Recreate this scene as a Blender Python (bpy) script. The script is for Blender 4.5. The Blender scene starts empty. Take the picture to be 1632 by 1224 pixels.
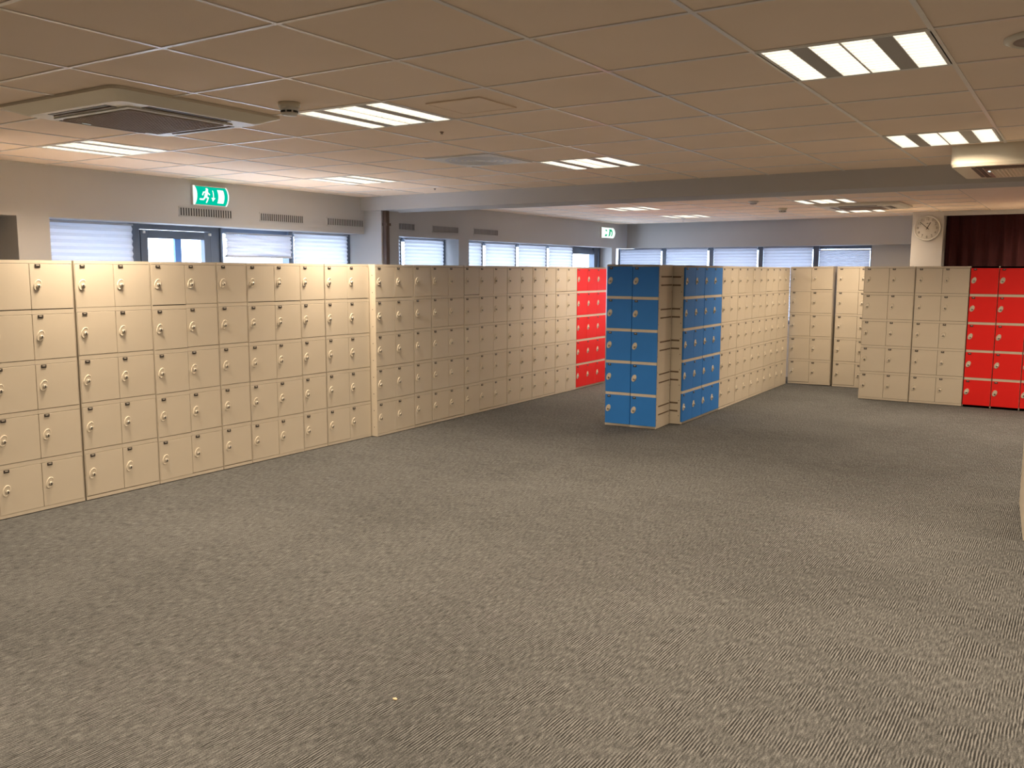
import bpy, bmesh, math, random
from mathutils import Vector, Matrix
random.seed(7)
S = bpy.context.scene
COL = S.collection
PI = math.pi

# ------------------------------------------------------------------ camera
F_PX, PITCH, YAW, ROLL = 1417.5, 0.12571, 0.5731, 0.0035
cam_d = bpy.data.cameras.new('camera'); cam = bpy.data.objects.new('camera', cam_d); COL.objects.link(cam)
cam_d.sensor_fit = 'HORIZONTAL'; cam_d.sensor_width = 36.0; cam_d.lens = 36.0 * F_PX / 1632.0
cam_d.clip_start = 0.05; cam_d.clip_end = 200
_f = Vector((-math.sin(YAW) * math.cos(PITCH), math.cos(YAW) * math.cos(PITCH), -math.sin(PITCH)))
_r = Vector((math.cos(YAW), math.sin(YAW), 0)); _u = _r.cross(_f)
_r, _u = math.cos(ROLL) * _r + math.sin(ROLL) * _u, -math.sin(ROLL) * _r + math.cos(ROLL) * _u
_m = Matrix((_r, _u, -_f)).transposed().to_4x4(); _m.translation = Vector((0, 0, 1.69))
cam.matrix_world = _m
S.camera = cam

# ------------------------------------------------------------------ world, exposure
LAMP = (1.0, 0.77, 0.53); LAMP_W = 40.0; LAMP_BACK = 0.72; LAMP_SPREAD = 149
SKY = (0.68, 0.79, 1.0); SKY_L = 10.5
w = bpy.data.worlds.new('overcast_sky'); S.world = w; w.use_nodes = True
nt = w.node_tree; nt.nodes.clear()
wo = nt.nodes.new('ShaderNodeOutputWorld'); bg = nt.nodes.new('ShaderNodeBackground')
bg.inputs[0].default_value = (*SKY, 1); bg.inputs[1].default_value = SKY_L
nt.links.new(bg.outputs[0], wo.inputs[0])
S.view_settings.view_transform = 'Standard'; S.view_settings.look = 'None'
S.view_settings.gamma = 1; S.view_settings.use_curve_mapping = False
S.view_settings.exposure = 0.1

# ------------------------------------------------------------------ materials
def pm(name, col, rough=0.5, metal=0.0, spec=0.5, var=0.0, vscale=6.0, bump=0.0, bscale=200.0, emit=None, es=1.0):
    m = bpy.data.materials.new(name); m.use_nodes = True
    n = m.node_tree.nodes; l = m.node_tree.links
    b = n['Principled BSDF']
    b.inputs['Base Color'].default_value = (*col, 1); b.inputs['Roughness'].default_value = rough
    b.inputs['Metallic'].default_value = metal; b.inputs['Specular IOR Level'].default_value = spec
    tc = n.new('ShaderNodeTexCoord')
    if var > 0:
        no = n.new('ShaderNodeTexNoise'); no.inputs['Scale'].default_value = vscale; no.inputs['Detail'].default_value = 4
        l.new(tc.outputs['Object'], no.inputs['Vector'])
        r = n.new('ShaderNodeValToRGB'); r.color_ramp.elements[0].position = .3; r.color_ramp.elements[1].position = .7
        r.color_ramp.elements[0].color = (*[c * (1 - var) for c in col], 1)
        r.color_ramp.elements[1].color = (*[min(1, c * (1 + var)) for c in col], 1)
        l.new(no.outputs['Fac'], r.inputs['Fac']); l.new(r.outputs['Color'], b.inputs['Base Color'])
    if bump > 0:
        n2 = n.new('ShaderNodeTexNoise'); n2.inputs['Scale'].default_value = bscale
        l.new(tc.outputs['Object'], n2.inputs['Vector'])
        bp = n.new('ShaderNodeBump'); bp.inputs['Strength'].default_value = bump; bp.inputs['Distance'].default_value = .002
        l.new(n2.outputs['Fac'], bp.inputs['Height']); l.new(bp.outputs['Normal'], b.inputs['Normal'])
    if emit:
        b.inputs['Emission Color'].default_value = (*emit, 1); b.inputs['Emission Strength'].default_value = es
    return m

M = {}
M['beige'] = pm('beige_powder_coat', (.61, .555, .465), .42, var=.03, vscale=2.5, bump=.06, bscale=350)
M['frame'] = pm('beige_frame_coat', (.61, .555, .465), .45, var=.02, bump=.05, bscale=350)
M['gap'] = pm('dark_shadow_gap', (.05, .04, .03), .8, var=.1)
M['blue'] = pm('blue_powder_coat', (.03, .205, .66), .5, spec=.3, var=.04, vscale=3, bump=.06, bscale=350)
M['red'] = pm('red_powder_coat', (.80, .018, .016), .5, spec=.3, var=.03, vscale=3, bump=.06, bscale=350)
M['plate'] = pm('dark_number_plate', (.035, .03, .028), .35, var=.1)
M['plate_text'] = pm('pale_number_print', (.55, .52, .46), .5, var=.05)
M['lockplate'] = pm('ivory_lock_plastic', (.64, .585, .49), .5, var=.03)
M['chrome'] = pm('nickel_lock', (.62, .59, .53), .35, metal=.55, var=.05)
M['keyhole'] = pm('dark_keyhole', (.03, .025, .02), .5, var=.1)
M['plinth'] = pm('dark_plinth', (.03, .025, .025), .7, var=.1)
M['wall'] = pm('painted_wall', (.50, .49, .485), .75, var=.02, vscale=1.5, bump=.08, bscale=120)
M['tile'] = pm('mineral_ceiling_tile', (.95, .78, .63), .85, var=.03, vscale=1.2, bump=.25, bscale=260)
M['plank'] = pm('ceiling_plank', (.92, .76, .64), .7, var=.02)
M['tbar'] = pm('white_grid_bar', (.84, .79, .75), .30, var=.02)
M['tgap'] = pm('grid_shadow_line', (.22, .18, .16), .9, var=.05)
M['white'] = pm('white_plastic', (.76, .75, .72), .4, var=.02)
M['cream'] = pm('cream_plastic', (.72, .67, .56), .4, var=.02)
M['vane'] = pm('dark_vane', (.035, .03, .03), .5, var=.1)
M['wframe'] = pm('grey_blue_window_frame', (.105, .13, .175), .4, var=.05)
M['bluepost'] = pm('blue_balcony_post', (.10, .24, .62), .4, var=.03)
M['rail'] = pm('grey_blind_rail', (.48, .49, .54), .4, var=.03)
M['pipe'] = pm('brown_pipe', (.10, .065, .05), .5, var=.1)
M['black'] = pm('black_paint', (.012, .012, .012), .5, var=.1)
M['grille'] = pm('intake_grille', (.36, .27, .225), .6, var=.05)
M['grey'] = pm('grey_print', (.10, .095, .09), .5, var=.05)
M['brown'] = pm('brown_frame_plastic', (.22, .15, .13), .5, var=.05)
M['dial'] = pm('clock_dial_paper', (.64, .625, .60), .6, var=.02)
M['pale_vent'] = pm('pale_blue_grey_vent', (.62, .64, .70), .4, var=.05)
M['slot'] = pm('brown_slot', (.14, .10, .065), .7, var=.1)
M['crumb'] = pm('yellow_crumb', (.74, .60, .40), .8, var=.2, vscale=60)
M['sidewall'] = pm('painted_side_wall', (.55, .52, .48), .8, var=.02)
M['exterior'] = pm('exterior_paving', (.35, .36, .38), .9, var=.1)

def emat(name, col, s):
    m = bpy.data.materials.new(name); m.use_nodes = True
    n = m.node_tree.nodes; n.clear(); o = n.new('ShaderNodeOutputMaterial'); e = n.new('ShaderNodeEmission')
    e.inputs[0].default_value = (*col, 1); e.inputs[1].default_value = s
    m.node_tree.links.new(e.outputs[0], o.inputs[0]); return m
M['lamp'] = emat('fluorescent_lamp', (1.0, .90, .74), 5.0)
M['reflector'] = pm('white_reflector', (.80, .79, .76), .35, var=.01)
M['gcenter'] = pm('grey_perforated_strip', (.42, .40, .38), .5, var=.05, vscale=300)
M['exit_green'] = emat('exit_green', (.0, .42, .27), 1.25)
M['exit_white'] = emat('exit_white', (.85, 1.0, .95), 1.3)
M['exit_green2'] = emat('exit_green_print', (.03, .55, .25), .8)

def glass():
    m = bpy.data.materials.new('window_glass'); m.use_nodes = True
    n = m.node_tree.nodes; l = m.node_tree.links; n.clear()
    o = n.new('ShaderNodeOutputMaterial'); t = n.new('ShaderNodeBsdfTransparent'); g = n.new('ShaderNodeBsdfGlossy')
    t.inputs[0].default_value = (.93, .96, .97, 1); g.inputs['Roughness'].default_value = .02
    mx = n.new('ShaderNodeMixShader'); mx.inputs[0].default_value = .05; l.new(t.outputs[0], mx.inputs[1]); l.new(g.outputs[0], mx.inputs[2])
    l.new(mx.outputs[0], o.inputs[0]); return m
M['glass'] = glass()
def fabric(name, col, trans, tcol):
    m = bpy.data.materials.new(name); m.use_nodes = True
    n = m.node_tree.nodes; l = m.node_tree.links; n.clear()
    o = n.new('ShaderNodeOutputMaterial'); d = n.new('ShaderNodeBsdfDiffuse'); t = n.new('ShaderNodeBsdfTranslucent')
    tc = n.new('ShaderNodeTexCoord'); no = n.new('ShaderNodeTexNoise'); no.inputs['Scale'].default_value = 90
    l.new(tc.outputs['Object'], no.inputs[0])
    r = n.new('ShaderNodeValToRGB'); r.color_ramp.elements[0].color = (*[c * .95 for c in tcol], 1); r.color_ramp.elements[1].color = (*tcol, 1)
    l.new(no.outputs['Fac'], r.inputs['Fac']); l.new(r.outputs['Color'], t.inputs[0])
    d.inputs[0].default_value = (*col, 1)
    mx = n.new('ShaderNodeMixShader'); mx.inputs[0].default_value = trans
    l.new(d.outputs[0], mx.inputs[1]); l.new(t.outputs[0], mx.inputs[2]); l.new(mx.outputs[0], o.inputs[0]); return m
M['blind'] = fabric('pleated_blind_fabric', (.72, .72, .75), .28, (.56, .57, .60))
M['blind_dim'] = fabric('denser_blind_fabric', (.70, .71, .76), .20, (.42, .44, .50))

def curtain_mat():
    m = pm('maroon_curtain', (.045, .004, .006), .9, var=.15, vscale=40); return m
M['curtain'] = curtain_mat()

def carpet():
    m = bpy.data.materials.new('grey_loop_carpet'); m.use_nodes = True
    n = m.node_tree.nodes; l = m.node_tree.links; b = n['Principled BSDF']; b.inputs['Roughness'].default_value = .95
    b.inputs['Specular IOR Level'].default_value = .15
    tc = n.new('ShaderNodeTexCoord')
    def noise(scale, sx, sy, det=2.0, rough=.5):
        mp = n.new('ShaderNodeMapping'); mp.inputs['Scale'].default_value = (sx, sy, 1)
        no = n.new('ShaderNodeTexNoise'); no.inputs['Scale'].default_value = scale; no.inputs['Detail'].default_value = det
        no.inputs['Roughness'].default_value = rough
        l.new(tc.outputs['Object'], mp.inputs[0]); l.new(mp.outputs[0], no.inputs[0]); return no.outputs['Fac']
    def math_(op, a, c):
        x = n.new('ShaderNodeMath'); x.operation = op
        for i, v in enumerate((a, c)):
            if isinstance(v, (int, float)): x.inputs[i].default_value = v
            else: l.new(v, x.inputs[i])
        return x.outputs[0]
    wv = n.new('ShaderNodeTexWave'); wv.wave_type = 'BANDS'; wv.bands_direction = 'X'; wv.inputs['Scale'].default_value = 14.0
    wv.inputs['Distortion'].default_value = 2.2; wv.inputs['Detail'].default_value = 2; wv.inputs['Detail Scale'].default_value = 3.0
    mp = n.new('ShaderNodeMapping'); mp.inputs['Scale'].default_value = (1.9, .35, 1)
    l.new(tc.outputs['Object'], mp.inputs[0]); l.new(mp.outputs[0], wv.inputs[0])
    streak = noise(26, 5.2, .75, 2)
    patch = noise(7, 1, .8, 3)
    fine = noise(190, 1, 1, 2, .7)
    big = noise(.9, 1, 1, 3)
    pr = n.new('ShaderNodeMapRange'); pr.inputs[1].default_value = .46; pr.inputs[2].default_value = .58
    l.new(patch, pr.inputs[0])
    ribs = math_('MULTIPLY', math_('SUBTRACT', wv.outputs['Fac'], .5), math_('ADD', math_('MULTIPLY', pr.outputs[0], 1.15), .08))
    v = math_('ADD', .5, math_('MULTIPLY', ribs, .75))
    v = math_('ADD', v, math_('MULTIPLY', math_('SUBTRACT', streak, .5), 1.1))
    v = math_('ADD', v, math_('MULTIPLY', math_('SUBTRACT', fine, .5), 1.1))
    v = math_('ADD', v, math_('MULTIPLY', math_('SUBTRACT', big, .5), .28))
    r = n.new('ShaderNodeValToRGB'); e = r.color_ramp.elements
    e[0].position = .12; e[0].color = (.028, .029, .030, 1); e[1].position = .92; e[1].color = (.235, .242, .248, 1)
    k = e.new(.5); k.color = (.096, .100, .103, 1)
    l.new(v, r.inputs[0]); l.new(r.outputs[0], b.inputs['Base Color'])
    bp = n.new('ShaderNodeBump'); bp.inputs['Strength'].default_value = .8; bp.inputs['Distance'].default_value = .005
    l.new(v, bp.inputs['Height']); l.new(bp.outputs[0], b.inputs['Normal'])
    return m
M['carpet'] = carpet()

# ------------------------------------------------------------------ mesh helpers
class MB:
    def __init__(s): s.v = []; s.f = []; s.mi = []; s.mats = []; s.smooth = []
    def mat(s, m):
        m = M[m]
        if m not in s.mats: s.mats.append(m)
        return s.mats.index(m)
    def quad(s, pts, m, smooth=False):
        i = len(s.v); s.v += [tuple(p) for p in pts]; s.f.append(tuple(range(i, i + len(pts)))); s.mi.append(s.mat(m)); s.smooth.append(smooth)
    def box(s, x0, x1, y0, y1, z0, z1, m, bev=0.0):
        if bev <= 0:
            i = len(s.v); s.v += [(x0,y0,z0),(x1,y0,z0),(x1,y1,z0),(x0,y1,z0),(x0,y0,z1),(x1,y0,z1),(x1,y1,z1),(x0,y1,z1)]
            for f in ((3,2,1,0),(4,5,6,7),(0,1,5,4),(1,2,6,5),(2,3,7,6),(3,0,4,7)):
                s.f.append(tuple(i + k for k in f)); s.mi.append(s.mat(m)); s.smooth.append(False)
        else:
            bm = bmesh.new(); bmesh.ops.create_cube(bm, size=1)
            for v in bm.verts:
                v.co = Vector(((x0+x1)/2 + v.co.x*(x1-x0), (y0+y1)/2 + v.co.y*(y1-y0), (z0+z1)/2 + v.co.z*(z1-z0)))
            bmesh.ops.bevel(bm, geom=list(bm.edges), offset=bev, segments=2, profile=.7, affect='EDGES')
            s.addbm(bm, m)
    def addbm(s, bm, m, mat=None, smooth=False):
        i = len(s.v); bm.verts.index_update()
        s.v += [tuple((mat @ v.co) if mat else v.co) for v in bm.verts]
        for f in bm.faces:
            s.f.append(tuple(i + v.index for v in f.verts)); s.mi.append(s.mat(m)); s.smooth.append(smooth)
        bm.free()
    def cyl(s, r1, r2, h, m, mat=None, seg=24, smooth=True, caps=True):
        bm = bmesh.new(); bmesh.ops.create_cone(bm, cap_ends=caps, segments=seg, radius1=r1, radius2=r2, depth=h)
        s.addbm(bm, m, mat, False)
        if smooth:
            for k in range(len(s.f)):
                pass
    def lathe(s, prof, m, seg=32, mat=None, caps=True):
        """profile of (r, z) revolved about z"""
        i = len(s.v)
        for (r, z) in prof:
            for k in range(seg):
                a = 2 * PI * k / seg; p = Vector((r * math.cos(a), r * math.sin(a), z)); s.v.append(tuple(mat @ p if mat else p))
        for j in range(len(prof) - 1):
            for k in range(seg):
                k2 = (k + 1) % seg
                s.f.append((i + j*seg + k, i + j*seg + k2, i + (j+1)*seg + k2, i + (j+1)*seg + k)); s.mi.append(s.mat(m)); s.smooth.append(True)
        for j, rev in ((0, True), (len(prof) - 1, False)) if caps else ():
            if prof[j][0] > 1e-6:
                fc = tuple(i + j*seg + k for k in range(seg)); s.f.append(fc[::-1] if rev else fc); s.mi.append(s.mat(m)); s.smooth.append(False)
    def mesh(s, name):
        me = bpy.data.meshes.new(name); me.from_pydata(s.v, [], s.f); me.update()
        for m in s.mats: me.materials.append(m)
        me.polygons.foreach_set('material_index', s.mi); me.polygons.foreach_set('use_smooth', s.smooth)
        bm = bmesh.new(); bm.from_mesh(me); bmesh.ops.recalc_face_normals(bm, faces=bm.faces); bm.to_mesh(me); bm.free()
        return me
    def obj(s, name, parent=None, loc=None):
        return mobj(name, s.mesh(name), parent, loc)
def mobj(name, me, parent=None, loc=None):
    o = bpy.data.objects.new(name, me); COL.objects.link(o)
    if parent: o.parent = parent
    if loc is not None: o.location = loc
    return o
def tag(o, label, cat, group=None):
    o['label'] = label; o['category'] = cat
    if group: o['group'] = group
    return o
def thing(name, label, cat, loc=(0, 0, 0), rz=0.0, group=None):
    o = bpy.data.objects.new(name, None); COL.objects.link(o); o.empty_display_size = .1
    o.location = loc; o.rotation_euler = (0, 0, rz); return tag(o, label, cat, group)
def struct(o): o['kind'] = 'structure'; return o
def copy_tree(o, parent=None):
    c = o.copy(); COL.objects.link(c)
    if parent: c.parent = parent
    for ch in list(o.children): copy_tree(ch, c)
    return c
RX90 = Matrix.Rotation(PI / 2, 4, 'X')

# ------------------------------------------------------------------ room shell
CEIL = 2.52
XL, XR, Y0, YB = -7.05, 5.0, -4.0, 14.35
b = MB(); b.quad([(-7.6, Y0, 0), (XR, Y0, 0), (XR, 15.0, 0), (-7.6, 15.0, 0)], 'carpet'); b.box(-7.6, XR, Y0, 15.0, -.1, -.002, 'plinth')
struct(b.obj('floor'))

b = MB()
XO = -7.50
b.box(XO, XL, Y0, 7.86, 2.11, CEIL + .1, 'wall')                 # lintel band over the first opening
b.box(XO, XL, 8.07, 14.90, 2.11, CEIL + .1, 'wall')              # lintel band beyond the beam
b.box(XO, XO + .12, Y0, 3.81, 0, 2.11, 'wall')                   # back of the niche
b.box(XO, XL, 3.81, 4.07, 0, 2.11, 'wall')
b.box(XO, XL, 9.615, 9.845, 0, 2.11, 'wall')
b.box(XO, XL, 14.12, 14.30, 0, 2.11, 'wall'); b.box(XO, -7.42, 14.30, 15.0, 0, 2.11, 'wall')
b.box(XO, -7.20, 4.07, 4.99, 0, .85, 'wall'); b.box(XO, -7.20, 5.93, 7.80, 0, .85, 'wall')
b.box(XO, -7.20, 8.09, 9.615, 0, .85, 'wall'); b.box(XO, -7.20, 9.845, 14.12, 0, .85, 'wall')
struct(b.obj('wall_left'))
b = MB(); b.box(XO, -6.79, 7.78, 8.085, 0, CEIL, 'wall', .006); struct(b.obj('column'))
b = MB(); b.box(-6.788, -6.735, 7.80, 7.86, 0, 2.37, 'pipe', .012); b.box(-6.80, -6.72, 7.795, 7.865, 1.2, 1.23, 'pipe')
b.box(-6.80, -6.72, 7.795, 7.865, 2.2, 2.23, 'pipe')
tag(b.obj('drain_pipe'), 'dark brown upright pipe on the pier corner under the ceiling beam', 'pipe')
b = MB(); b.box(XL - .2, XR, 7.73, 8.20, 2.37, CEIL + .1, 'wall', .004); struct(b.obj('ceiling_beam'))
b = MB()
b.box(-2.13, XR, YB, 14.95, 0, CEIL + .1, 'wall')
struct(b.obj('wall_back'))
ROT = Matrix.Translation((-2.2, 14.25, 0)) @ Matrix.Rotation(-.085, 4, 'Z') @ Matrix.Translation((2.2, -14.35, 0))   # the window wall runs slightly askew
b = MB(); b.box(-7.04, -2.0, YB, 14.95, 2.11, CEIL + .1, 'wall')
b.box(-7.40, -2.84, 14.50, 14.95, 0, .85, 'wall'); b.box(-2.84, -2.0, 14.50, 14.95, 0, 2.11, 'wall')
struct(b.obj('wall_far')).matrix_world = ROT
b = MB(); b.box(-2.12, -1.725, 13.45, 14.36, 0, CEIL + .05, 'wall', .004); struct(b.obj('pillar'))
b = MB(); b.box(-1.725, XR, 13.45, 13.53, 2.462, CEIL + .05, 'wall'); struct(b.obj('trim_1'))
b = MB(); b.box(XR, XR + .2, Y0, 14.95, 0, CEIL + .1, 'sidewall'); struct(b.obj('wall_right'))
b = MB(); b.box(XO, XR + .2, Y0 - .2, Y0, 0, CEIL + .1, 'sidewall'); struct(b.obj('wall_front'))

# ---- luminaire positions on the tile grid
G = .62
LX = [-6.10, -3.62, -1.14, 1.34]; LY = [3.45, 5.93, .97]  # last column and last row are unseen lights added for even lighting
LBX = [-5.48, -3.00]; LBY = [10.63, 12.49]
holes = [(x, y) for x in LX for y in LY]; bholes = [(x, y) for x in LBX for y in LBY] + [(x, y) for x in (-.52, 1.96) for y in [LBY[0] - 3 * G] + LBY]  # the two right-hand columns are unseen lights, added to brighten floor and lockers
def in_hole(xc, yc, hs): return any(x < xc < x + G and y < yc < y + G for x, y in hs)

def grid_cells(lo, hi, ph):
    k = math.floor((lo - ph) / G); r = []
    e = lo
    while e < hi - 1e-6:
        k += 1; nx = min(hi, ph + k * G)
        if nx - e > 1e-4: r.append((e, nx))
        e = nx
    return r
b = MB(); t = MB()
REC = .004; BW = .009
def ceil_zone(x0, x1, y0, y1, phx, phy, hs):
    xs, ys = grid_cells(x0, x1, phx), grid_cells(y0, y1, phy)
    for a, c in xs:
        for d, e in ys:
            if in_hole((a + c) / 2, (d + e) / 2, hs): continue
            z = CEIL + REC
            b.quad([(a, d, z), (a, e, z), (c, e, z), (c, d, z)], 'tile')
    for a, c in xs[1:]:
        t.box(a - BW, a + BW, y0, y1, CEIL, CEIL + .012, 'tbar')
    for d, e in ys[1:]:
        for a, c in xs:
            t.box(a + BW, c - BW, d - BW, d + BW, CEIL, CEIL + .012, 'tbar')
ceil_zone(XL - .01, XR, Y0, 7.74, -3.00, 3.45, holes)
ceil_zone(XL - .01, -1.18, 8.19, YB + .02, -3.00, LBY[0], bholes)
ceil_zone(-.54, XR, 8.19, 13.46, -.52, LBY[0], bholes)
b.box(XO, XR + .2, Y0, 14.95, CEIL + .12, CEIL + .2, 'sidewall')
struct(b.obj('ceiling')); struct(t.obj('ceiling_grid'))
b = MB()
y = 8.19; k = 0
while y < 13.46:
    y2 = min(y + .30, 13.46)
    b.box(-1.165, -.545, y, y2 - .004, CEIL - .002, CEIL + .02, 'plank'); pass
    y += .30
b.box(-1.18, -.54, 8.19, 13.46, CEIL + .021, CEIL + .03, 'tgap')
b.box(-1.18, XR, 13.46, YB, CEIL + .0, CEIL + .03, 'plank')
struct(b.obj('ceiling_planks'))

# ------------------------------------------------------------------ luminaires
DEP = .040
STR = [(.020, .130), (.195, .3085), (.3115, .425), (.490, .600)]
def make_luminaire():
    root = thing('ceiling_light', 'lit', 'ceiling light', (0, 0, 0), 0, 'recessed louvre lights')
    f = MB(); e = .004
    # rim and grey centre strips (faces down at z=0), walls of each trough, backing
    xs = [0 + e] + [v for p in STR for v in p] + [G - e]
    for i in range(0, len(xs), 2):
        if xs[i + 1] - xs[i] > .002:
            m = 'gcenter' if .05 < xs[i + 1] - xs[i] < .08 else 'white'
            f.box(xs[i], xs[i + 1], e, G - e, .0, DEP + .01, m)
    f.box(e, G - e, e, .022, -.001, DEP + .01, 'white'); f.box(e, G - e, G - .022, G - e, -.001, DEP + .01, 'white')
    f.box(e, G - e, e, G - e, DEP + .012, DEP + .03, 'white')
    f.obj('housing', root)
    for (a, c) in STR:
        l = MB(); l.quad([(a, .022, DEP), (c, .022, DEP), (c, G - .022, DEP), (a, G - .022, DEP)], 'lamp')
        lo = l.obj('lamp', root)
        lv = MB()
        n = 12
        for k in range(1, n):
            yy = .022 + (G - .044) * k / n
            lv.box(a + .001, c - .001, yy - .0015, yy + .0015, .002, .024, 'reflector')
        lv.box(a, a + .003, .022, G - .022, .0, DEP - .001, 'reflector'); lv.box(c - .003, c, .022, G - .022, .0, DEP - .001, 'reflector')
        lv.obj('louvre', root)
    a = bpy.data.lights.new('tube_light', 'AREA'); a.shape = 'SQUARE'; a.size = .44; a.energy = LAMP_W; a.color = LAMP; a.spread = math.radians(LAMP_SPREAD)
    ao = bpy.data.objects.new('tube_light', a); COL.objects.link(ao); ao.parent = root; ao.location = (G / 2, G / 2, -.004)
    return root
LABEL_L = {
 (-6.10, 3.45): 'pale louvre light by the left windows, just beyond the left air cassette',
 (-3.62, 3.45): 'louvre light with grey slats beside the smoke detector, right of the left air cassette',
 (-1.14, 3.45): 'largest and brightest recessed light, near the top right of the ceiling',
 (-6.10, 5.93): 'small pale louvre light above the wall grilles near where the beam meets the window wall',
 (-3.62, 5.93): 'bright recessed light in mid ceiling before the beam, right of the grey-blue diffuser',
 (-1.14, 5.93): 'bright recessed light just left of and before the boxed air unit',
 (-5.48, 10.63): 'nearer of two thin lights beyond the beam, above the small white exit sign',
 (-5.48, 12.49): 'farther of two thin lights beyond the beam, over the back windows at left',
 (-3.00, 10.63): 'nearer recessed light beside the back air cassette, before the clock pillar',
 (-3.00, 12.49): 'farther recessed light behind the back air cassette, nearest the clock pillar',
}
lum0 = make_luminaire(); first = True
for (x, y) in holes + bholes:
    o = lum0 if first else copy_tree(lum0)
    first = False
    o.location = (x, y, CEIL)
    if y > 8:                                   # light output beyond the beam turned down to balance the brightness there
        for ch in o.children:
            if ch.type == 'LIGHT':
                if 'tube_light_back' not in bpy.data.lights:
                    d_ = ch.data.copy(); d_.name = 'tube_light_back'; d_.energy *= LAMP_BACK
                ch.data = bpy.data.lights['tube_light_back']
    if (x, y) in LABEL_L: o['label'] = LABEL_L[(x, y)]
    else: o['label'] = 'recessed louvre light in the unseen ceiling, added on the tile grid to keep up the light levels'

# ------------------------------------------------------------------ windows, door, blinds
def window(name, axis, spans, u0, u1, z0, z1, base, panes=True, extra=None):
    """frame posts at spans [(a,c)...] along u; axis 'Y' = in the left wall, 'X' = in the back wall. base = outer depth plane"""
    b = MB()
    def bx(a, c, d0, d1, za, zb, m, bev=0):
        if axis == 'Y': b.box(base - d1, base - d0, a, c, za, zb, m, bev)
        else: b.box(a, c, base + d0, base + d1, za, zb, m, bev)
    bx(u0, u1, 0, .07, z1 - .05, z1, 'wframe'); bx(u0, u1, 0, .07, z0, z0 + .06, 'wframe')
    for a, c in spans: bx(a, c, -.036, .07, z0, z1, 'wframe', .004)
    o = struct(b.obj(name))
    g = MB()
    edges = sorted([u0] + [v for s in spans for v in s] + [u1])
    for a, c in zip(edges[0::2], edges[1::2]):
        if c - a < .02: continue
        if axis == 'Y': g.box(base - .045, base - .037, a + .0, c, z0 + .06, z1 - .05, 'glass')
        else: g.box(a, c, base + .037, base + .045, z0 + .06, z1 - .05, 'glass')
    g.obj('pane', o)
    return o
WB = -7.31
window('window_1', 'Y', [(4.06, 4.12), (4.93, 4.985)], 4.06, 4.985, .85, 2.11, WB)
window('window_2', 'Y', [(5.935, 5.96), (6.83, 6.90), (7.70, 7.78)], 5.935, 7.78, .85, 2.11, WB)
window('window_3', 'Y', [(8.08, 8.12), (8.66, 8.71), (9.555, 9.615)], 8.08, 9.615, .85, 2.11, WB)
window('window_4', 'Y', [(9.845, 9.875), (10.44, 10.50), (11.32, 11.38), (12.22, 12.28), (13.08, 13.13), (13.90, 14.03), (14.08, 14.12)], 9.845, 14.12, .85, 2.11, WB)
BB = 14.62
wf = window('window_5', 'X', [(-7.36, -7.31), (-6.45, -6.37), (-5.55, -5.47), (-4.67, -4.59), (-3.76, -3.67), (-2.88, -2.84)], -7.36, -2.84, .85, 2.11, BB); wf.matrix_world = ROT
# glazed door
b = MB()
b.box(WB - .08, WB + .01, 4.985, 5.05, 0, 2.11, 'wframe', .004); b.box(WB - .08, WB + .01, 5.83, 5.935, 0, 2.11, 'wframe', .004)
b.box(WB - .08, WB + .01, 5.05, 5.83, 2.065, 2.11, 'wframe')
d = struct(b.obj('door_1'))
b = MB(); dx0, dx1 = WB - .045, WB + .015
b.box(dx0, dx1, 5.055, 5.13, .02, 2.06, 'wframe', .005); b.box(dx0, dx1, 5.755, 5.825, .02, 2.06, 'wframe', .005)
b.box(dx0, dx1, 5.13, 5.755, 1.985, 2.06, 'wframe', .004); b.box(dx0, dx1, 5.13, 5.755, .02, .25, 'wframe', .004)
lf = b.obj('door_leaf', d)
b = MB(); b.box(WB - .03, WB + .0, 5.43, 5.50, .25, 1.985, 'bluepost', .004); b.obj('balcony_post', lf)['label'] = 'bright blue upright balcony post, set into the door glazing'  # stands for a balcony post outside, built into the door leaf
b = MB(); b.box(WB - .02, WB - .012, 5.13, 5.43, .25, 1.985, 'glass'); b.box(WB - .02, WB - .012, 5.50, 5.755, .25, 1.985, 'glass'); b.obj('pane', lf)
for yy in (5.07, 5.80):
    b = MB(); b.box(WB + .015, WB + .035, yy, yy + .025, 2.025, 2.05, 'white', .004); b.obj('hinge', lf)['label'] = 'small white hinge'
b = MB(); b.box(WB + .015, WB + .05, 5.775, 5.80, 1.0, 1.04, 'chrome', .004); b.box(WB + .04, WB + .055, 5.68, 5.80, 1.015, 1.03, 'chrome', .004); b.obj('door_handle', lf)

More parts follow.
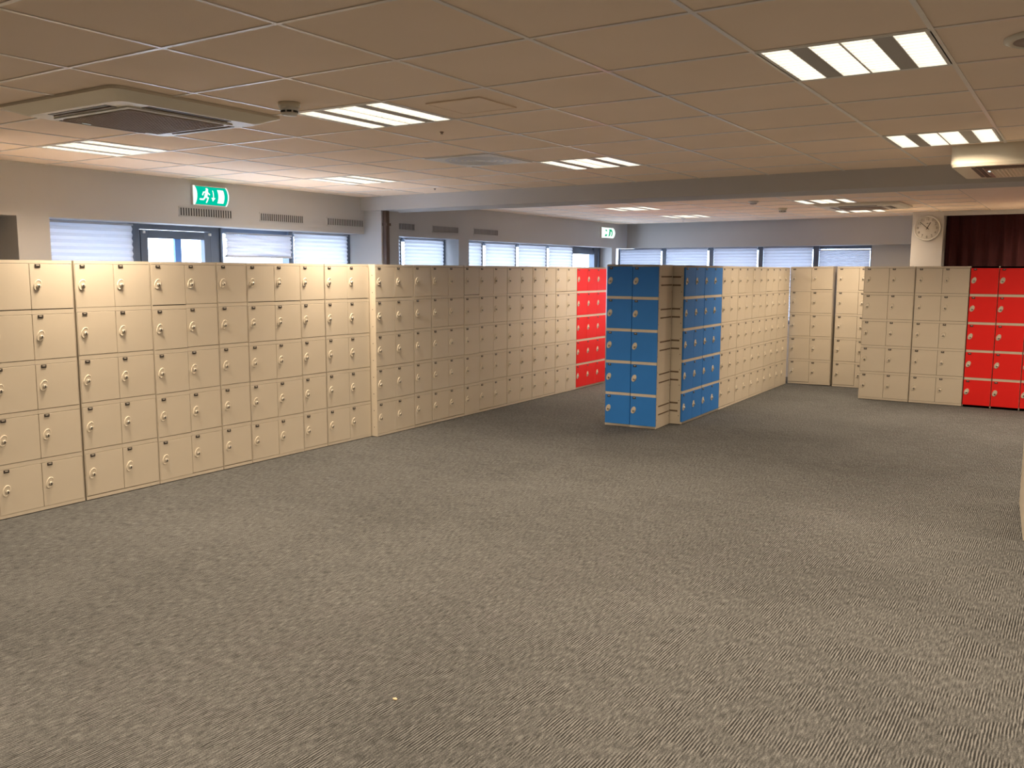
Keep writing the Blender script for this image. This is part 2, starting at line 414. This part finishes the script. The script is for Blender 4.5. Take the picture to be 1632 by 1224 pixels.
def blind(axis, u0, u1, z0, z1, depth, label, mat='blind', pleat=.05, wob=0.0, rail=True, group='window blinds'):
    root = thing('pleated_blind', label, 'blind', (0, 0, 0), 0, group)
    if axis == 'X': root.matrix_world = ROT
    b = MB()
    def P(u, d, z): return (depth + d, u, z) if axis == 'Y' else (u, depth - d, z)
    n = max(2, int(round((z1 - z0) / (pleat / 2)))); nu = 2 if wob == 0 else 14
    rr = random.Random(int(u0 * 100))
    rows = []
    for j in range(n + 1):
        z = z1 - (z1 - z0) * j / n
        ph = rr.uniform(0, 6.28)
        row = []
        for i in range(nu + 1):
            u = u0 + (u1 - u0) * i / nu
            dd = (.016 if j % 2 else -.0) + (wob * (math.sin(ph + 2.4 * u * 3.1) + .6 * math.sin(1.7 * j + 9 * u)) if wob else 0)
            zz = z + (wob * .5 * math.sin(ph * .5 + 7 * u) - wob * .55 * math.sin(PI * i / nu) if 0 < j < n and wob else 0)
            row.append(P(u, dd, zz))
        rows.append(row)
    for j in range(n):
        for i in range(nu):
            b.quad([rows[j][i], rows[j][i + 1], rows[j + 1][i + 1], rows[j + 1][i]], mat)
    o = b.obj('fabric', root)
    def bar(name, za, zb, m, e=.0):
        q = MB()
        if axis == 'Y': q.box(depth - .012, depth + .024, u0 - e, u1 + e, za, zb, m, .003)
        else: q.box(u0 - e, u1 + e, depth - .024, depth + .012, za, zb, m, .003)
        return q.obj(name, root)
    bar('head_rail', z1, z1 + .018, 'rail', .004)
    if rail: bar('bottom_rail', z0 - .018, z0, 'rail')
    return root
DB = -7.265
blind('Y', 4.12, 4.945, .92, 2.085, DB, 'white pleated blind in the leftmost window, left of the glazed door', 'blind_dim', .055)
blind('Y', 5.965, 6.825, 1.84, 2.05, DB + .02, 'crumpled half-raised white blind right of the glazed door', 'blind_dim', .036, .010)
blind('Y', 6.89, 7.715, .92, 2.085, DB, 'smooth bright white blind between the crumpled blind and the pier', 'blind', .045)
blind('Y', 8.10, 8.655, .92, 2.085, DB, 'narrow bright blind just right of the brown pipe', 'blind', .045)
blind('Y', 8.745, 9.55, .92, 2.085, DB, 'wide bright blind in the two-part window right of the brown pipe', 'blind', .045)
blind('Y', 9.86, 10.435, .92, 2.085, DB, 'narrow blind at the near end of the long far left window', 'blind', .05)
blind('Y', 10.535, 11.315, .92, 2.085, DB, 'second blind from the near end of the long far left window', 'blind', .05)
blind('Y', 11.41, 12.215, .92, 2.085, DB, 'third blind from the near end of the long far left window', 'blind', .05)
blind('Y', 12.31, 13.075, .92, 2.085, DB, 'fourth blind from the near end of the long far left window, beside the dark header', 'blind', .05)
blind('X', -7.30, -6.475, .92, 2.085, BB - .03, 'first blind from the left in the back wall window, right of the room corner', 'blind_dim', .05)
blind('X', -6.36, -5.58, .92, 2.085, BB - .03, 'back window blind standing above the two blue end lockers', 'blind_dim', .05)
blind('X', -5.46, -4.69, .92, 2.085, BB - .03, 'middle blind of the five in the back wall window', 'blind_dim', .05)
blind('X', -4.58, -3.77, .92, 2.085, BB - .03, 'second blind from the right in the back wall window', 'blind_dim', .05)
blind('X', -3.66, -2.885, .92, 2.03, BB - .03, 'rightmost plain pale blind in the back wall window, nearest the pillar', 'blind_dim', .025)
# dark header over the clear far-left pane
b = MB(); b.box(WB - .06, WB + .02, 13.13, 13.90, 1.99, 2.06, 'wframe'); struct(b.obj('trim_2'))

# ------------------------------------------------------------------ wall grilles
def wall_grille(y0, y1, label):
    root = thing('wall_grille', label, 'vent', (XL, (y0 + y1) / 2, 2.2275), 0, 'slotted grilles in the window wall')
    h = (y1 - y0) / 2
    q = MB(); q.box(.0005, .002, -h, h, -.04, .04, 'vane'); q.obj('backing', root)
    q = MB(); n = 21; p = 2 * h / n
    q.box(.0005, .006, -h - .012, h + .012, .035, .045, 'wall'); q.box(.0005, .006, -h - .012, h + .012, -.045, -.035, 'wall')
    for k in range(n + 1):
        c = -h + k * p; q.box(.0005, .006, c - p * .21, c + p * .21, -.04, .04, 'wall')
    q.obj('bars', root)
wall_grille(5.30, 5.89, 'slotted wall grille directly under the green exit sign')
wall_grille(6.25, 6.83, 'slotted wall grille second from the left, right of the one under the exit sign')
wall_grille(7.19, 7.76, 'slotted wall grille just left of the beam end and pier')
wall_grille(8.11, 8.69, 'slotted wall grille immediately right of the brown pipe')
wall_grille(9.05, 9.60, 'middle of the three slotted grilles beyond the beam')
wall_grille(9.96, 10.54, 'rightmost slotted wall grille, farthest along the window wall')

# ------------------------------------------------------------------ exit signs
def arc_pt(y, v, R, H, off=0.0):
    a = math.asin(max(-1, min(1, v / R))); c = math.sqrt(R * R - H * H)
    return (R * math.cos(a) - c + off * math.cos(a) + .03, y, v + off * math.sin(a))
def exit_sign(label, loc, W, H, mask, face, fig, casing='white'):
    root = thing('exit_sign', label, 'exit sign', loc)
    R = H / .75; n = 12
    hb = MB(); hb.box(.0, .03, -W / 2 - .012, W / 2 + .012, -H - .008, H + .008, casing, .004); hb.obj('housing', root)
    fb = MB()
    vs = [-H + 2 * H * i / n for i in range(n + 1)]
    for i in range(n):
        fb.quad([arc_pt(-W/2, vs[i], R, H), arc_pt(W/2, vs[i], R, H), arc_pt(W/2, vs[i+1], R, H), arc_pt(-W/2, vs[i+1], R, H)], face)
    fo = fb.obj('face', root)
    eb = MB()
    for s in (-1, 1):
        ring = [arc_pt(s * (W / 2 + .0), v, R, H, .006) for v in vs]; back = [(.03, s * W / 2, H), (.03, s * W / 2, -H)]
        r2 = [(p[0], p[1] + s * .012, p[2]) for p in ring]
        for i in range(n): eb.quad([ring[i], ring[i+1], r2[i+1], r2[i]], 'exit_white')
        eb.quad(r2 + [(q[0], q[1] + s * .012, q[2]) for q in back], 'exit_white')
        eb.quad(ring + back, 'white')
    eb.obj('end_cap', root)
    pb = MB(); NU, NV = 110, 56
    for i in range(NU):
        for j in range(NV):
            u = (i + .5) / NU; v = (j + .5) / NV
            if mask(u, v):
                y0_, y1_ = -W/2 + W * i / NU, -W/2 + W * (i + 1) / NU; a, c = -H + 2 * H * j / NV, -H + 2 * H * (j + 1) / NV
                pb.quad([arc_pt(y0_, a, R, H, .0015), arc_pt(y1_, a, R, H, .0015), arc_pt(y1_, c, R, H, .0015), arc_pt(y0_, c, R, H, .0015)], fig)
    pb.obj('pictogram', fo)
    return root
def seg(u, v, p, q, r, asp=2.0):
    px, py = (u - p[0]) * asp, v - p[1]; dx, dy = (q[0] - p[0]) * asp, q[1] - p[1]
    t_ = max(0, min(1, (px * dx + py * dy) / (dx * dx + dy * dy + 1e-9)))
    return math.hypot(px - t_ * dx, py - t_ * dy) < r
def mask_runner(u, v):
    if .69 < u < .89 and .12 < v < .86: return True                                   # doorway
    if seg(u, v, (.53, .78), (.53, .38), .028): return True                           # arrow shaft
    if .20 < v < .40 and abs(u - .53) * 2 < (v - .20) * .70: return True              # arrow head
    if math.hypot((u - .36) * 2, v - .84) < .075: return True                         # head
    for p, q, r in (((.33, .72), (.28, .46), .085), ((.32, .70), (.22, .66), .035), ((.22, .66), (.18, .52), .035), ((.34, .68), (.40, .56), .035),
                    ((.28, .44), (.36, .36), .05), ((.36, .36), (.34, .14), .042), ((.27, .44), (.22, .28), .05), ((.22, .28), (.11, .28), .04)):
        if seg(u, v, p, q, r): return True
    return False
def mask_small(u, v):
    if .16 < u < .30 and .62 < v < .80: return True
    if .14 < u < .32 and .14 < v < .34: return True
    if .46 < u < .54 and .15 < v < .62: return True
    if .52 < u < .80 and .18 < v < .86 and not (.60 < u < .70 and v < .60): return True
    return False
exit_sign('green illuminated exit sign with white running figure, down arrow and doorway', (XL, 5.62, 2.385), .35, .083, mask_runner, 'exit_green', 'exit_white')
exit_sign('small white glowing exit sign with green print near the far corner', (XL, 13.88, 2.355), .40, .085, mask_small, 'exit_white', 'exit_green2')

# ------------------------------------------------------------------ lockers
def rounded_oval(rx, rz, y, tilt, seg_=20, cx=0, cz=0):
    pts = []
    for k in range(seg_):
        a = 2 * PI * k / seg_; x, z = rx * math.cos(a), rz * math.sin(a)
        pts.append((cx + x * math.cos(tilt) + z * math.sin(tilt), y, cz - x * math.sin(tilt) + z * math.cos(tilt)))
    return pts
def make_lockplate():
    b = MB(); T = math.radians(22)
    prof = [(.000, .026, .041), (-.004, .026, .041), (-.007, .0225, .037)]
    rings = [rounded_oval(rx, rz, y, T) for y, rx, rz in prof]
    for a, c in zip(rings, rings[1:]):
        for k in range(20): b.quad([a[k], a[(k + 1) % 20], c[(k + 1) % 20], c[k]], 'lockplate', True)
    inner = rounded_oval(.019, .032, -.0045, T)
    for k in range(20): b.quad([rings[-1][k], rings[-1][(k + 1) % 20], inner[(k + 1) % 20], inner[k]], 'lockplate', True)
    b.quad(inner, 'lockplate')
    return b.mesh('lock_plate')
def make_cylinder():
    b = MB(); mt = Matrix.Translation((.003, -.0045, -.006)) @ Matrix.Rotation(PI / 2, 4, 'X')
    b.lathe([(.0125, 0), (.0125, .010), (.011, .013), (.0, .0131)], 'chrome', 16, mt)
    b.box(-.001, .007, -.0181, -.0170, -.013, .001, 'keyhole'); b.box(.0, .006, -.0185, -.0172, -.018, -.012, 'keyhole')
    return b.mesh('key_cylinder')
def make_plate():
    b = MB(); b.box(-.0185, .0185, -.004, 0, -.0105, .0105, 'plate', .001); b.box(-.010, .010, -.0046, -.004, .0, .006, 'plate_text')
    return b.mesh('number_plate')
ME_LOCK, ME_CYL, ME_PLATE = make_lockplate(), make_cylinder(), make_plate()
DOORS = {}
def door_mesh(wd, ht, col):
    k = (round(wd, 3), round(ht, 3), col)
    if k not in DOORS:
        b = MB(); b.box(0, wd, -.001, .017, 0, ht, col, .0025); DOORS[k] = b.mesh('door')
    return DOORS[k]
DEPTH = .44
def locker_unit(name, label, x, y, rz, ncol, pitch, colr, H=1.757, depth=DEPTH, gapL=.003, gapR=.004, slots=False, dots=False, group=None, lean=0.0, jit=.0035, dots_front=False):
    root = thing(name, label, 'locker', (x, y, 0), rz, group)
    if lean: root.rotation_euler = (0, lean, rz)
    W = pitch * ncol; TOP, ST, PL = .022, .030, .030
    rp = (H - TOP - PL + ST) / 5.0; dh = rp - ST
    side = .004
    b = MB(); x0, x1 = gapL, W - gapR
    b.box(x0 + .012, x1 - .012, .02, depth - .01, 0, .008, 'plinth')
    fy = .018 if colr != 'beige' else 0
    b.box(x0, x0 + side, fy, depth, .006, H, 'frame'); b.box(x1 - side, x1, fy, depth, .006, H, 'frame')
    if fy:
        for za, zb in ((.006, PL), (H - TOP, H)): b.box(x0, x1, .0, fy, za, zb, 'frame')
    b.box(x0 + side, x1 - side, depth - .004, depth, .006, H, 'frame')
    b.box(x0 + side, x1 - side, .020, .024, .01, H - .004, 'gap')
    b.box(x0 + side, x1 - side, .0, depth - .004, H - TOP, H, 'frame')
    b.box(x0 + side, x1 - side, .0, depth - .004, .006, PL, 'frame')
    cw = (x1 - x0 - 2 * side) / ncol
    offs = [random.uniform(-jit, jit) for _ in range(ncol)]
    for c in range(ncol):
        for r in range(4):
            zt = H - TOP - r * rp - dh + offs[c]
            b.box(x0 + side + c * cw + .0005, x0 + side + (c + 1) * cw - .0005, .0, .020, zt - ST, zt, 'frame')
    if slots:
        for r in range(5):
            for dz in (.105, .195):
                zc = H - TOP - r * rp - dz
                b.box(x1 - .001, x1 + .0015, .075, depth - .02, zc - .008, zc + .008, 'slot')
                b.box(x1 - .001, x1 + .004, .07, depth - .015, zc + .008, zc + .012, 'frame')
    if dots:
        xe, s = (x0, -1)
        for r in range(10):
            zc = .10 + r * .172
            b.box(xe - .0012, xe + .001, .035, .043, zc - .004, zc + .004, 'gap')
    if dots == 2:
        for r in range(5):
            for dz in (.105, .195):
                zc = H - TOP - r * rp - dz
                b.box(x0 - .0015, x0 + .001, .05, .30, zc - .009, zc + .009, 'slot')
    if slots:
        for r in range(10):
            zc = .10 + r * .172
            for yy in (.022, depth - .03): b.box(x1 - .001, x1 + .0012, yy, yy + .007, zc - .0035, zc + .0035, 'gap')
    b.obj('body', root)
    coloured = colr != 'beige'
    ov = .0035 if coloured else 0
    cw2 = (x1 - x0) / ncol if coloured else cw
    me = door_mesh(cw2 - (.003 if coloured else .004), dh - (.002 if coloured else .006), colr)
    ox = .042 if coloured else .052
    for c in range(ncol):
        for r in range(5):
            zt = H - TOP - r * rp + (offs[c] if r else 0)
            d = mobj('door', me, root, (x0 + c * cw2 + .0015, -.0015, zt - dh + .001) if coloured else (x0 + side + c * cw + .002, 0, zt - dh + .003))
            d.rotation_euler = (0, random.uniform(-.002, .002), random.uniform(-.0025, .0))
            mobj('lock_plate', ME_LOCK, d, (ox - .004, -.001, dh - .153))
            mobj('key_cylinder', ME_CYL, d, (ox - .004, -.001, dh - .153))
            mobj('number_plate', ME_PLATE, d, (ox + .004, -.001, dh - .019))
    return root
R90 = PI / 2
GL = 'beige lockers along the left wall'
# ---- near half of the left row
X1 = -6.10; p1 = .3117; y = 3.05 - 2 * p1
near = [(2, 'beige two-column locker at the left end, nearly all cut off by the photo edge'),
        (2, 'brightly lit beige two-column locker filling the left edge of the photo'),
        (2, 'beige two-column locker right of the wide dark seam, under the leftmost blind'),
        (2, 'shaded beige two-column locker under the glazed door in the near left row'),
        (1, 'shaded beige single-column locker under the crumpled blind in the near left row'),
        (2, 'yellow-lit beige two-column locker, the brightest patch in the middle of the near left row'),
        (1, 'beige single-column locker second before the step in the left row'),
        (2, 'beige two-column locker ending the near left row at the step, under the pier')]
for k, (n, lab) in enumerate(near):
    locker_unit('locker', lab, X1 + random.uniform(-.004, .004), y, R90, n, p1, 'beige', group=GL, gapL=.006 if k == 2 else .003, gapR=.008 if k == 1 else .004)
    y += n * p1
# ---- far half, standing a little forward
sl = .024; rz2 = R90 + sl
xs, ys, p2 = -6.03, 6.80, .315
far = [(2, 'beige two-column locker at the step of the left row, its dotted end panel showing'),
       (1, 'beige single-column locker in the dark patch just past the step in the left row'),
       (2, 'beige two-column locker, third past the step, under the pier between the far windows'),
       (3, 'beige three-column locker in the middle of the far left row'),
       (2, 'beige two-column locker just past the three-column one in the far left row'),
       (2, 'pinkish-lit beige two-column locker, second before the red doors of the left row'),
       (2, 'pinkish-lit beige two-column locker right beside the red doors of the left row')]
for k, (n, lab) in enumerate(far):
    locker_unit('locker', lab, xs, ys, rz2, n, p2, 'beige', group=GL, dots=(k == 0))
    xs -= math.sin(sl) * n * p2; ys += math.cos(sl) * n * p2
locker_unit('locker', 'locker with red doors at the far end of the left row', xs, ys, rz2, 3, .320, 'red', jit=.001)
# ---- block in the middle: end units and long row
ez = .055
ex, ey = -4.425, 8.760
locker_unit('locker', 'left of the two dark blue end lockers facing the viewer', ex, ey, ez, 1, .297, 'blue', H=1.771, depth=.43, jit=.001, gapL=.001, gapR=.001)
locker_unit('locker', 'right of the two dark blue end lockers, slotted beige side panel showing', ex + .298 * math.cos(ez), ey + .298 * math.sin(ez), ez, 1, .297, 'blue', H=1.768, depth=.43, slots=True, jit=.001, gapL=.001, gapR=.001)
xs, ys, sl3, p3 = -3.718, 9.245, .0205, .3125
rz3 = R90 + sl3
mid = [(2, 'blue', 'nearer blue two-column locker at the front of the middle row, facing the right'),
       (2, 'blue', 'blue two-column locker between the nearer blue one and the beige middle row'),
       (2, 'beige', 'beige two-column locker directly beside the blue doors of the middle row'),
       (2, 'beige', 'second beige two-column locker past the blue doors of the middle row'),
       (2, 'beige', 'middle one of the five beige lockers in the middle row'),
       (2, 'beige', 'beige two-column locker next to last in the middle row'),
       (2, 'beige', 'last beige locker of the middle row, beside the narrow bright gap')]
for k, (n, c, lab) in enumerate(mid):
    locker_unit('locker', lab, xs, ys, rz3, n, p3, c, H=1.765, group='beige lockers of the middle row' if c == 'beige' else 'blue lockers of the middle row',
                dots=2 if k == 0 else False, jit=.001 if c == 'blue' else .003)
    xs -= math.sin(sl3) * n * p3; ys += math.cos(sl3) * n * p3
# ---- back row and right row
locker_unit('locker', 'dim beige two-column locker at the back, right of the narrow bright gap', -3.803, 13.70, 0, 2, .316, 'beige', H=1.775, group='beige lockers at the back right', lean=-.014)
locker_unit('locker', 'dim beige two-column locker at the back, half hidden behind the lit right row', -3.145, 13.70, 0, 2, .316, 'beige', H=1.780, group='beige lockers at the back right')
xs = -2.535
for n, c, lab in [(2, 'beige', 'lit beige two-column locker at the left end of the right row'),
                  (2, 'beige', 'beige two-column locker between the lit beige one and the red doors at right'),
                  (1, 'red', 'red-door single-column locker next to the beige lockers at right, under the curtain'),
                  (1, 'red', 'second red-door locker from the left in the right row'),
                  (1, 'red', 'third red-door locker of the right row, cut by the right edge of the photo'),
                  (1, 'red', 'red-door locker beyond the right edge of the photo')]:
    locker_unit('locker', lab, xs, 12.56, 0, n, .317, c, H=1.775, group='beige lockers at the back right' if c == 'beige' else 'red lockers at right',
                jit=.002, gapR=.007 if c == 'beige' else .003)
    xs += n * .317
locker_unit('locker', 'beige locker seen only as a plain sliver of back panel at the right photo edge', .196, 6.404, R90 + .0785, 3, .351, 'beige', H=1.765)

# ------------------------------------------------------------------ air cassettes
def cassette(label, x0, y0, sx, sy, drop, taper, inner, m_frame='white', m_in='grille', lf=.88):
    root = thing('air_cassette', label, 'air conditioner', (x0 + sx / 2, y0 + sy / 2, CEIL))
    def rr(hx, hy, r, z, n=5):
        pts = []
        for (cx, cy, a0) in ((hx - r, hy - r, 0), (-hx + r, hy - r, 90), (-hx + r, -hy + r, 180), (hx - r, -hy + r, 270)):
            for k in range(n + 1):
                a = math.radians(a0 + 90 * k / n); pts.append((cx + r * math.cos(a), cy + r * math.sin(a), z))
        return pts
    b = MB(); hx, hy = sx / 2, sy / 2
    rings = [rr(hx, hy, .05, .003), rr(hx, hy, .05, (-drop + .02) if taper < .01 else -.011), rr(hx - taper - .008, hy - taper - .008, .05, -drop), ]
    n = len(rings[0])
    for a, c in zip(rings, rings[1:]):
        for k in range(n): b.quad([a[k], a[(k + 1) % n], c[(k + 1) % n], c[k]], 'cream', True)
    b.quad(rings[-1], 'cream')
    b.obj('panel', root)
    q = inner / 2
    b = MB(); b.box(-q - .035, q + .035, -q - .035, q + .035, -drop - .008, -drop + .002, m_frame, .004); fr = b.obj('grille_frame', root)
    b = MB(); b.box(-q, q, -q, q, -drop - .0095, -drop - .007, m_in)
    nb = 24
    for k in range(nb + 1):
        c = -q + 2 * q * k / nb; b.box(c - .003, c + .003, -q, q, -drop - .013, -drop - .009, m_in); b.box(-q, q, c - .003, c + .003, -drop - .0125, -drop - .009, m_in)
    b.obj('intake_grille', root)
    for k in range(4):
        b = MB(); L = q * lf
        d0, d1 = q + .045, q + .105
        b.box(-L, L, d0, d1, -drop - .002, -drop + .002, 'vane'); b.box(-L, L, d0 + .025, d0 + .030, -drop - .006, -drop - .001, 'grille')
        o = b.obj('air_slot', root); o.rotation_euler = (0, 0, k * PI / 2)
    b = MB(); b.box(-q - .02, -q - .005, -q * .6, -q * .6 + .05, -drop - .011, -drop - .008, 'exit_white'); b.obj('indicator', root)['label'] = 'small pale indicator window'
    return root
cassette('square air-conditioning cassette with dark slots at the upper left of the ceiling', -4.765, 2.505, 1.0, 1.02, .045, .085, .56)
cassette('deep boxed air unit hanging from the ceiling at the right edge', -.835, 6.63, .98, .90, .135, .0, .54, 'brown', 'cream', 1.28)
cassette('flat air cassette on the back ceiling between two bright lights, left of the clock', -2.93, 11.34, 1.0, .92, .03, .03, .50)

# ------------------------------------------------------------------ small ceiling fittings
def detector(label, x, y):
    root = thing('smoke_detector', label, 'smoke detector', (x, y, CEIL), 0, 'ceiling smoke detectors')
    b = MB(); b.lathe([(.055, .004), (.055, -.015), (.048, -.022)], 'cream', 24); b.obj('base', root)
    b = MB(); b.lathe([(.048, -.020), (.046, -.035), (.040, -.036), (.040, -.046), (.043, -.047), (.036, -.058), (.0, -.060)], 'white', 24)
    for k in range(8):
        a = k * PI / 4; m = Matrix.Rotation(a, 4, 'Z') @ Matrix.Translation((.0405, 0, -.041))
        bm = bmesh.new(); bmesh.ops.create_cube(bm, size=1)
        for v in bm.verts: v.co = Vector((v.co.x * .004, v.co.y * .022, v.co.z * .009))
        b.addbm(bm, 'black', m)
    b.obj('sensor_head', root)
detector('round smoke detector hanging between the left air cassette and the louvre light', -3.43, 3.25)
detector('round smoke detector on the ceiling beyond the beam', -3.43, 11.80)
root = thing('ceiling_speaker', 'round loudspeaker in the ceiling at the top right edge', 'speaker', (-.19, 3.78, CEIL))
b = MB(); b.lathe([(.135, .003), (.135, -.006), (.115, -.014), (.105, -.010)], 'cream', 40, None, False); b.obj('ring', root)
b = MB(); b.lathe([(.106, -.004), (.106, -.010), (.0, -.012)], 'grille', 40); b.obj('mesh_cover', root)
root = thing('air_diffuser', 'faded grey-blue square diffuser tile left of the mid-ceiling light', 'vent', (-3.62 - G / 2 - .0, 5.31 + G / 2, CEIL))
b = MB(); b.box(-.29, .29, -.29, .29, -.004, .003, 'white', .002); b.obj('frame', root)
b = MB()
for k in range(1, 6):
    r = .045 * k; b.lathe([(r, -.003), (r + .012, -.007), (r + .03, -.0045)], 'pale_vent', 40, None, False)
b.obj('swirl_ring', root)
root = thing('access_panel', 'faint square access panel in the ceiling right of the louvre light', 'panel', (-2.69, 3.78, CEIL))
b = MB(); b.box(-.16, .16, -.16, .16, -.0015, .003, 'tile', .001); b.obj('cover', root)
b = MB(); b.box(-.165, .165, -.165, -.158, -.003, .003, 'tile'); b.box(-.165, .165, .158, .165, -.003, .003, 'tile'); b.box(-.165, -.158, -.158, .158, -.003, .003, 'tile'); b.box(.158, .165, -.158, .158, -.003, .003, 'tile'); b.obj('frame', root)
def sprink(label, x, y):
    b = MB(); b.lathe([(.012, .003), (.012, -.002), (.006, -.003), (.005, -.007), (.009, -.008), (.009, -.010), (0, -.0102)], 'grille', 14)
    o = b.obj('sprinkler_head'); o.location = (x, y, CEIL); tag(o, label, 'sprinkler', 'small ceiling nozzles')
sprink('tiny dark ceiling nozzle below the louvre light beside the smoke detector', -3.343, 4.391)
sprink('tiny dark ceiling nozzle just above the beam by the window wall', -5.652, 7.301)
b = MB(); b.lathe([(.035, .003), (.035, -.006), (.009, -.010), (.009, -.055), (.012, -.06), (0, -.061)], 'white', 16)
o = b.obj('ceiling_hook'); o.location = (-5.40, 13.28, CEIL); tag(o, 'small white peg hanging from the ceiling over the back windows', 'hook')
root = thing('motion_sensor', 'pale flat sensor on the ceiling beyond the beam, left of the second smoke detector', 'sensor', (-3.40, 10.5, CEIL))
b = MB(); b.lathe([(.06, .003), (.06, -.012), (.045, -.02)], 'white', 24); b.obj('base', root)
b = MB(); b.lathe([(.045, -.018), (.035, -.034), (0, -.04)], 'rail', 24); b.obj('lens', root)

# ------------------------------------------------------------------ clock
root = thing('wall_clock', 'round white clock reading about ten to one on the white pillar', 'clock', (-1.922, 13.45, 2.30))
mt = Matrix.Rotation(PI / 2, 4, 'X')
RC = .172
b = MB(); b.lathe([(RC, .001), (RC, .026), (RC - .008, .034), (RC - .016, .034), (RC - .022, .022)], 'dial', 48, mt, False); b.obj('rim', root)
b = MB(); b.lathe([(RC - .02, .001), (RC - .02, .024), (0, .0241)], 'dial', 48, mt); fc = b.obj('dial', root)
def text_mesh(s, size):
    cu = bpy.data.curves.new('numeral', 'FONT'); cu.body = s; cu.size = size; cu.align_x = 'CENTER'; cu.align_y = 'CENTER'
    o = bpy.data.objects.new('numeral', cu); COL.objects.link(o)
    dg = bpy.context.evaluated_depsgraph_get(); me = bpy.data.meshes.new_from_object(o.evaluated_get(dg))
    bpy.data.objects.remove(o); bpy.data.curves.remove(cu); return me
b = MB()
for h in range(1, 13):
    a = h * PI / 6; me = text_mesh(str(h), .046)
    cx, cz = .118 * math.sin(a), .118 * math.cos(a); i = len(b.v)
    b.v += [(v.co.x + cx, -.0246, v.co.y + cz) for v in me.vertices]
    for p in me.polygons: b.f.append(tuple(i + k for k in p.vertices)); b.mi.append(b.mat('grey')); b.smooth.append(False)
    bpy.data.meshes.remove(me)
for k in range(60):
    a = k * PI / 30; r0 = .138 if k % 5 else .134
    c, s = math.sin(a), math.cos(a); hw = .0008 if k % 5 else .0016
    b.quad([(c*r0 + s*hw, -.0246, s*r0 - c*hw), (c*r0 - s*hw, -.0246, s*r0 + c*hw), (c*.145 - s*hw, -.0246, s*.145 + c*hw), (c*.145 + s*hw, -.0246, s*.145 - c*hw)], 'grey')
b.box(-.016, .016, -.0248, -.0244, .055, .060, 'grey'); b.box(-.004, .004, -.0248, -.0244, .062, .070, 'grey')
b.obj('numerals', fc)
def hand(name, ang, L, tail, wd, yy):
    b = MB(); b.box(-wd, wd, yy - .0015, yy, -tail, L, 'black'); o = b.obj(name, root); o.rotation_euler = (0, ang, 0)
hand('hour_hand', math.radians(27), .085, .022, .0045, -.027)
hand('minute_hand', math.radians(-49), .122, .028, .0035, -.029)
b = MB(); b.lathe([(.008, .024), (.008, .032), (0, .0322)], 'black', 16, mt); b.obj('centre_pin', root)

# ------------------------------------------------------------------ curtain
root = thing('curtain', 'dark maroon pleated curtain filling the recess right of the clock pillar', 'curtain', (0, 13.72, 0))
b = MB(); n = 360; x0, x1 = -1.72, 4.9; prev = None
rr_ = random.Random(3); phs = [rr_.uniform(.8, 1.2) for _ in range(200)]
for i in range(n + 1):
    x = x0 + (x1 - x0) * i / n
    d = .035 * math.sin(x * 2 * PI / .16 + .8 * math.sin(x * 3.1)) + .015 * math.sin(x * 2 * PI / .41)
    cur = [(x, d * .75, 2.49), (x, d, 1.4), (x, d * 1.1, .03)]
    if prev:
        for j in range(2): b.quad([prev[j], cur[j], cur[j + 1], prev[j + 1]], 'curtain', True)
    prev = cur
b.obj('fabric', root)
b = MB(); b.box(x0, x1, -.02, .02, 2.49, 2.51, 'rail'); b.obj('curtain_rail', root)

# ------------------------------------------------------------------ crumb on the carpet
bm = bmesh.new(); bmesh.ops.create_icosphere(bm, subdivisions=2, radius=1)
for v in bm.verts:
    k = 1 + .18 * math.sin(5 * v.co.x + 3 * v.co.y) ; v.co = Vector((v.co.x * .011 * k, v.co.y * .008 * k, v.co.z * .004 + .0035))
b = MB(); b.addbm(bm, 'crumb', None, True)
o = b.obj('crumb'); o.location = (-2.203, 2.566, 0); tag(o, 'tiny yellowish crumb lying on the grey carpet in the foreground', 'crumb')
